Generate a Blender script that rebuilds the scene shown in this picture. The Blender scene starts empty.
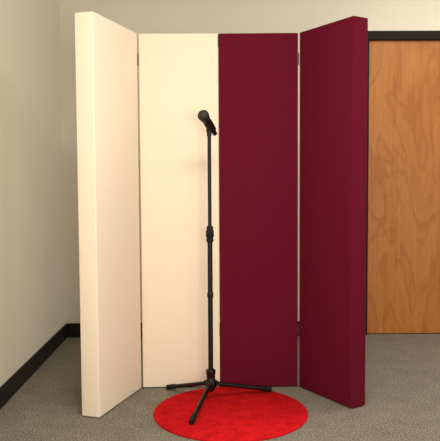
import bpy, bmesh, math
from mathutils import Vector, Matrix
S=bpy.context.scene
try:
    S.view_settings.view_transform='Standard'; S.view_settings.look='None'
except Exception: pass

def lin(c):
    return tuple(((v/255)/12.92 if v/255<=.04045 else ((v/255+.055)/1.055)**2.4) for v in c)+(1,)
def mat(name,col,rough=.6,metal=0,spec=.5):
    m=bpy.data.materials.new(name); m.use_nodes=True
    b=m.node_tree.nodes['Principled BSDF']
    b.inputs['Base Color'].default_value=lin(col); b.inputs['Roughness'].default_value=rough
    b.inputs['Metallic'].default_value=metal; b.inputs['Specular IOR Level'].default_value=spec
    return m
def N(m,t): return m.node_tree.nodes.new(t)
def L(m,a,b): m.node_tree.links.new(a,b)
def coords(m,scale=(1,1,1),rot=(0,0,0)):
    tc=N(m,'ShaderNodeTexCoord'); mp=N(m,'ShaderNodeMapping'); mp.inputs['Scale'].default_value=scale
    mp.inputs['Rotation'].default_value=rot
    L(m,tc.outputs['Object'],mp.inputs['Vector']); return mp.outputs['Vector']
def noise(m,vec,scale,detail=2,rough=.5):
    n=N(m,'ShaderNodeTexNoise'); n.inputs['Scale'].default_value=scale; n.inputs['Detail'].default_value=detail
    n.inputs['Roughness'].default_value=rough
    L(m,vec,n.inputs['Vector']); return n
def ramp(m,fac,stops):
    r=N(m,'ShaderNodeValToRGB'); e=r.color_ramp.elements
    while len(e)<len(stops): e.new(.5)
    for i,(p,c) in enumerate(stops): e[i].position=p; e[i].color=lin(c)
    L(m,fac,r.inputs['Fac']); return r.outputs['Color']
def bump(m,fac,strength,dist):
    b=N(m,'ShaderNodeBump'); b.inputs['Strength'].default_value=strength; b.inputs['Distance'].default_value=dist
    L(m,fac,b.inputs['Height']); L(m,b.outputs['Normal'],m.node_tree.nodes['Principled BSDF'].inputs['Normal'])
def setcol(m,c): L(m,c,m.node_tree.nodes['Principled BSDF'].inputs['Base Color'])
def mult(m,a,b):
    mx=N(m,'ShaderNodeMix'); mx.data_type='RGBA'; mx.blend_type='MULTIPLY'; mx.inputs[0].default_value=1
    L(m,a,mx.inputs[6]); L(m,b,mx.inputs[7]); return mx.outputs[2]

# ---- materials
def fabric(name,c1,c2):
    m=mat(name,c1,.97,0,.06); v=coords(m)
    n=noise(m,v,320,2)
    setcol(m,ramp(m,n.outputs['Fac'],[(.35,c1),(.65,c2)]))
    bump(m,n.outputs['Fac'],.28,.0012); return m
cream=fabric('cream_fabric',(236,219,194),(243,228,205))
burg=fabric('burgundy_fabric',(88,14,33),(104,21,42))
wallm=mat('wall_paint',(223,216,199),.85,0,.2)
v=coords(wallm); n=noise(wallm,v,90,3); bump(wallm,n.outputs['Fac'],.15,.002)
ceilm=mat('ceiling_tile',(225,223,215),.9)
v=coords(ceilm); n=noise(ceilm,v,60,3); bump(ceilm,n.outputs['Fac'],.3,.003)
carpet=mat('carpet',(120,115,103),1,0,.05)
v=coords(carpet); n=noise(carpet,v,130,3,.75); n2=noise(carpet,v,9,3)
c1=ramp(carpet,n.outputs['Fac'],[(.34,(78,73,64)),(.5,(127,120,107)),(.66,(170,163,148))])
c2=ramp(carpet,n2.outputs['Fac'],[(.3,(236,236,236)),(.7,(255,255,255))])
setcol(carpet,mult(carpet,c1,c2)); bump(carpet,n.outputs['Fac'],.5,.004)
rugm=mat('red_shag',(205,18,32),1,0,.03)
v=coords(rugm); n=noise(rugm,v,160,3,.7); n2=noise(rugm,v,16,3)
c1=ramp(rugm,n.outputs['Fac'],[(.3,(172,14,20)),(.7,(230,36,40))])
c2=ramp(rugm,n2.outputs['Fac'],[(.3,(222,222,222)),(.7,(255,255,255))])
setcol(rugm,mult(rugm,c1,c2)); bump(rugm,n.outputs['Fac'],.7,.007)
wood=mat('door_veneer',(190,115,50),.4,0,.4)
v=coords(wood,(3.2,1,.9)); n=noise(wood,v,1.3,4,.5); n.inputs['Distortion'].default_value=1.2
v2=coords(wood,(70,1,2)); n2=noise(wood,v2,1.0,4,.6)
# contour rings of the broad noise give plain-sliced cathedral figure
mm=N(wood,'ShaderNodeMath'); mm.operation='MULTIPLY'; mm.inputs[1].default_value=60; L(wood,n.outputs['Fac'],mm.inputs[0])
sn=N(wood,'ShaderNodeMath'); sn.operation='SINE'; L(wood,mm.outputs[0],sn.inputs[0])
ad=N(wood,'ShaderNodeMath'); ad.operation='MULTIPLY_ADD'; ad.inputs[1].default_value=.5; ad.inputs[2].default_value=.5; L(wood,sn.outputs[0],ad.inputs[0])
c0=ramp(wood,ad.outputs[0],[(.0,(249,246,241)),(.6,(255,255,255))])
c1=ramp(wood,n.outputs['Fac'],[(.3,(172,106,46)),(.42,(184,118,55)),(.5,(173,107,47)),(.58,(188,122,58)),(.72,(176,111,51))])
c2=ramp(wood,n2.outputs['Fac'],[(.35,(242,238,231)),(.65,(255,255,255))])
setcol(wood,mult(wood,mult(wood,c1,c2),c0))
framem=mat('dark_frame_paint',(26,20,16),.7,0,.2)
basem=mat('black_vinyl',(20,19,19),.55,0,.3)
blackm=mat('black_metal',(24,16,12),.4,.2,.35)
rubber=mat('black_rubber',(16,13,11),.7,0,.3)
gridm=mat('mic_grille',(54,49,46),.5,.6)
v=coords(gridm); vo=N(gridm,'ShaderNodeTexVoronoi'); vo.inputs['Scale'].default_value=450; L(gridm,v,vo.inputs['Vector']); bump(gridm,vo.outputs['Distance'],.8,.001)
ring=mat('mic_band',(70,66,62),.35,.8)
steel=mat('hinge_steel',(90,80,68),.4,.9)
brass=mat('knob_metal',(190,180,160),.25,1)

def add(name,bm,m,parent=None,smooth=False):
    me=bpy.data.meshes.new(name); bm.normal_update(); bm.to_mesh(me); bm.free()
    o=bpy.data.objects.new(name,me); S.collection.objects.link(o)
    for x in (m if isinstance(m,list) else [m]): me.materials.append(x)
    if smooth:
        for p in me.polygons: p.use_smooth=True
    if parent: o.parent=parent
    return o
def box(name,a,b,m,parent=None,bev=0,seg=3):
    bm=bmesh.new(); bmesh.ops.create_cube(bm,size=1)
    for v in bm.verts:
        v.co=Vector([a[i] if v.co[i]<0 else b[i] for i in range(3)])
    if bev: bmesh.ops.bevel(bm,geom=bm.edges[:],offset=bev,segments=seg,affect='EDGES',profile=.5)
    return add(name,bm,m,parent,False)
def empty(name,loc=(0,0,0)):
    o=bpy.data.objects.new(name,None); S.collection.objects.link(o); o.empty_display_size=.1; return o
def lathe(name,prof,m,origin,axis=(0,0,1),parent=None,seg=40):
    """prof: list of (r,z) revolved round axis; r=0 closes"""
    bm=bmesh.new(); q=Vector((0,0,1)).rotation_difference(Vector(axis).normalized()).to_matrix().to_4x4()
    M=Matrix.Translation(Vector(origin))@q; rows=[]
    for r,z in prof:
        if r<1e-6: rows.append([bm.verts.new(M@Vector((0,0,z)))])
        else: rows.append([bm.verts.new(M@Vector((r*math.cos(2*math.pi*i/seg),r*math.sin(2*math.pi*i/seg),z))) for i in range(seg)])
    for A,B in zip(rows,rows[1:]):
        for i in range(seg):
            j=(i+1)%seg
            if len(A)==1 and len(B)==1: continue
            if len(A)==1: bm.faces.new((A[0],B[j],B[i]))
            elif len(B)==1: bm.faces.new((A[i],A[j],B[0]))
            else: bm.faces.new((A[i],A[j],B[j],B[i]))
    bmesh.ops.recalc_face_normals(bm,faces=bm.faces[:])
    o=add(name,bm,m,parent,True)
    md=o.modifiers.new('es','EDGE_SPLIT'); md.split_angle=math.radians(40)
    return o
def rod(name,a,b,r,m,parent=None,r2=None):
    a=Vector(a);b=Vector(b);l=(b-a).length; r2=r if r2 is None else r2; e=.0015
    return lathe(name,[(0,0),(r-e,0),(r,e),(r2,l-e),(r2-e,l),(0,l)],m,a,b-a,parent)

# ---- room
YW=4.522; XL=-1.026; XR=3.2; CZ=2.65; YB=-2.2
box('floor',(XL-.1,YB,-.1),(XR,YW+.1,0),carpet)
box('ceiling',(XL-.1,YB,CZ),(XR,YW+.1,CZ+.1),ceilm)
box('wall_left',(XL-.1,YB,0),(XL,YW+.1,CZ),wallm)
DX0,DX1,DH=1.0756,1.99,2.036; FW=.045
# back wall with the doorway cut out
bw=empty('wall_back')
box('wall_section_1',(XL,YW,0),(DX0-FW,YW+.1,CZ),wallm,bw)
box('wall_section_2',(DX0-FW,YW,DH+.06),(DX1+FW,YW+.1,CZ),wallm,bw)
box('wall_section_3',(DX1+FW,YW,0),(XR,YW+.1,CZ),wallm,bw)
dr=empty('door_1')
box('slab',(DX0+.002,YW+.012,.006),(DX1-.002,YW+.05,DH-.002),wood,dr,.002,2)
box('jamb_1',(DX0-FW,YW-.012,0),(DX0,YW+.09,DH),framem,dr,.003,2)
box('jamb_2',(DX1,YW-.012,0),(DX1+FW,YW+.09,DH),framem,dr,.003,2)
box('header',(DX0-FW,YW-.012,DH),(DX1+FW,YW+.09,DH+.06),framem,dr,.003,2)
lathe('knob',[(0,0),(.03,0),(.032,.004),(.012,.01),(.011,.035),(.024,.045),(.028,.058),(.022,.07),(0,.073)],brass,(DX1-.07,YW+.012,.95),(0,-1,0),dr)
def baseboard(name,a,b):
    box(name,a,b,basem,None,.003,2)
baseboard('baseboard_left',(XL+.0005,YB,0),(XL+.010,YW-.0005,.1))
baseboard('baseboard_back',(XL+.011,YW-.010,0),(DX0-FW-.002,YW-.0005,.1))
baseboard('baseboard_right',(DX1+FW+.002,YW-.010,0),(XR,YW-.0005,.1))

# ---- folding acoustic screen
H=1.83
scr=empty('folding_acoustic_screen')
P1=Vector((-.3748,3.372));P0=Vector((.034,3.3767));P2=Vector((.4434,3.3686))
PL=Vector((-.522,2.934));PR=Vector((.6474,3.0245))
def panel(name,a,b,side,T,m,g0,g1):
    d=(b-a).normalized(); n=Vector((-d.y,d.x))*side
    a=a+d*g0; b=b-d*g1
    bm=bmesh.new(); q=[a,b,b+n*T,a+n*T]
    lo=[bm.verts.new((p.x,p.y,.004)) for p in q]; hi=[bm.verts.new((p.x,p.y,H)) for p in q]
    bm.faces.new(lo);bm.faces.new(hi)
    for i in range(4): bm.faces.new((lo[i],lo[(i+1)%4],hi[(i+1)%4],hi[i]))
    bmesh.ops.recalc_face_normals(bm,faces=bm.faces[:])
    bmesh.ops.bevel(bm,geom=bm.edges[:],offset=.006,segments=4,affect='EDGES',profile=.5)
    o=add(name,bm,m,scr,True); md=o.modifiers.new('es','EDGE_SPLIT'); md.split_angle=math.radians(35)
T=.092
panel('cream_wing',P1,PL,-1,T,cream,.004,0)
panel('cream_center',P1,P0,1,.05,cream,.004,.001)
panel('burgundy_center',P0,P2,1,.05,burg,.001,.004)
panel('burgundy_wing',P2,PR,1,T,burg,.004,0)
for i,(p,zs) in enumerate(((P1,(.3,1.7)),(P0,(.3,1.79)),(P2,(.3,1.7)))):
    for j,z in enumerate(zs):
        lathe('hinge_%d_%d'%(i+1,j+1),[(0,-.03),(.0025,-.03),(.003,-.028),(.003,.028),(.0025,.03),(0,.03)],steel,(p.x,p.y+.003,z),parent=scr,seg=16)

# ---- rug
RC=(.078,3.0); RR=.359
lathe('round_red_rug',[(0,0),(RR-.002,0),(RR,.003),(RR-.001,.007),(RR-.006,.010),(0,.010)],rugm,(RC[0],RC[1],.0005),seg=128)

# ---- microphone with stand
st=empty('microphone_stand')
cx,cy=-.014,3.16
for i,(ang,r,z0) in enumerate(((140,.285,.001),(19,.31,.012),(256,.345,.012))):
    a=math.radians(ang); dx,dy=math.cos(a),math.sin(a)
    A=(cx+dx*.02,cy+dy*.02,.088); B=Vector((cx+dx*r,cy+dy*r,z0+.014)); d=(B-Vector(A)).normalized()
    rod('leg_%d'%(i+1),A,B,.0105,blackm,st)
    rod('foot_%d'%(i+1),B-d*.045,B+d*.012,.0132,rubber,st,.0125)
    box_c=Vector((cx+dx*.024,cy+dy*.024,.09))
    rod('leg_bracket_%d'%(i+1),box_c-Vector((-dy,dx,0))*.012,box_c+Vector((-dy,dx,0))*.012,.014,blackm,st)
lathe('hub',[(0,.055),(.017,.055),(.02,.06),(.026,.075),(.026,.105),(.021,.112),(.021,.135),(.024,.14),(.024,.155),(.016,.163),(.012,.165),(.012,.17),(0,.17)],blackm,(cx,cy,0),parent=st)
rod('lower_tube',(cx,cy,.05),(cx,cy,.82),.0122,blackm,st)
rod('upper_tube',(cx,cy,.80),(cx,cy,1.315),.009,blackm,st)
lathe('tube_collar',[(0,.515),(.0135,.515),(.0155,.52),(.0155,.535),(.0135,.54),(0,.54)],blackm,(cx,cy,0),parent=st)
lathe('height_clutch',[(0,.785),(.014,.785),(.0175,.79),(.0175,.80),(.015,.805),(.0195,.812),(.0195,.838),(.016,.845),(.0165,.855),(.014,.863),(.009,.865),(0,.865)],rubber,(cx,cy,0),parent=st)
lathe('thread_top',[(0,1.295),(.0105,1.295),(.0115,1.300),(.0115,1.315),(.009,1.32),(0,1.32)],blackm,(cx,cy,0),parent=st)
# clip: knuckle + cradle
piv=Vector((cx,cy-.002,1.325))
rod('clip_pivot',piv-Vector((.014,0,0)),piv+Vector((.014,0,0)),.010,blackm,st)
ax=Vector((-.36,-.80,.50)).normalized()
mc=piv+Vector((.002,-.008,.022))
lathe('clip_cradle',[(.0155,-.035),(.019,-.034),(.0205,.0),(.0215,.03),(.018,.031),(.0155,-.035)],rubber,mc-ax*.005,ax,st)
tail=mc-ax*.075
lathe('mic_body',[(0,0),(.0105,0),(.0115,.002),(.0118,.02),(.0135,.05),(.0165,.09),(.0185,.115),(.0205,.125),(.0,.126)],blackm,tail,ax,st)
lathe('mic_band',[(0,.123),(.0215,.123),(.0225,.1265),(.0225,.131),(.0215,.134),(0,.134)],ring,tail,ax,st)
pr=[(0,.132),(.0212,.132)]
for k in range(1,5): pr.append((.0212+.0055*math.sin(k/5*math.pi/2),.132+.018*k/5))
pr+=[(.0270,.152),(.0270,.156)]
for k in range(1,9):
    t=k/8*math.pi/2; pr.append((.0270*math.cos(t),.156+.023*math.sin(t)))
pr[-1]=(0,.179)
lathe('mic_grille',pr,gridm,tail,ax,st)

# ---- lights
def area(name,loc,target,size,power,col,sy=None):
    l=bpy.data.lights.new(name,'AREA'); l.energy=power; l.color=col; l.size=size
    if sy: l.shape='RECTANGLE'; l.size_y=sy
    o=bpy.data.objects.new(name,l); S.collection.objects.link(o); o.location=loc
    o.rotation_euler=(Vector(target)-Vector(loc)).to_track_quat('-Z','Y').to_euler(); return o
warm=(1,.94,.85)
area('ceiling_light_front',(.3,1.5,2.63),(.3,1.5,0),1.2,44,warm,.6)
area('ceiling_light_rear',(1.7,3.5,2.63),(1.7,3.5,0),1.0,20,warm,.5)
area('key_light',(.5,-.3,1.2),(.1,3.3,1.1),.8,41,warm)
w=bpy.data.worlds.new('room_ambient'); S.world=w; w.use_nodes=True
bg=w.node_tree.nodes['Background']; bg.inputs['Color'].default_value=(1,.955,.89,1); bg.inputs['Strength'].default_value=1.04

# ---- camera
f,pi_,ya,ro,h=654.84,.0593,.0112,-.0058,1.0776
right=Vector((math.cos(ya),-math.sin(ya),0)); f0=Vector((math.sin(ya),math.cos(ya),0)); Z=Vector((0,0,1))
F=f0*math.cos(pi_)-Z*math.sin(pi_); U=f0*math.sin(pi_)+Z*math.cos(pi_)
R=right*math.cos(ro)+U*math.sin(ro); U2=U*math.cos(ro)-right*math.sin(ro)
M=Matrix((R,U2,-F)).transposed().to_4x4(); M.translation=(0,0,h)
cd=bpy.data.cameras.new('camera'); cam=bpy.data.objects.new('camera',cd); S.collection.objects.link(cam)
cam.matrix_world=M; cd.sensor_fit='HORIZONTAL'; cd.sensor_width=36; cd.lens=f*36/440; cd.clip_start=.05
S.camera=cam
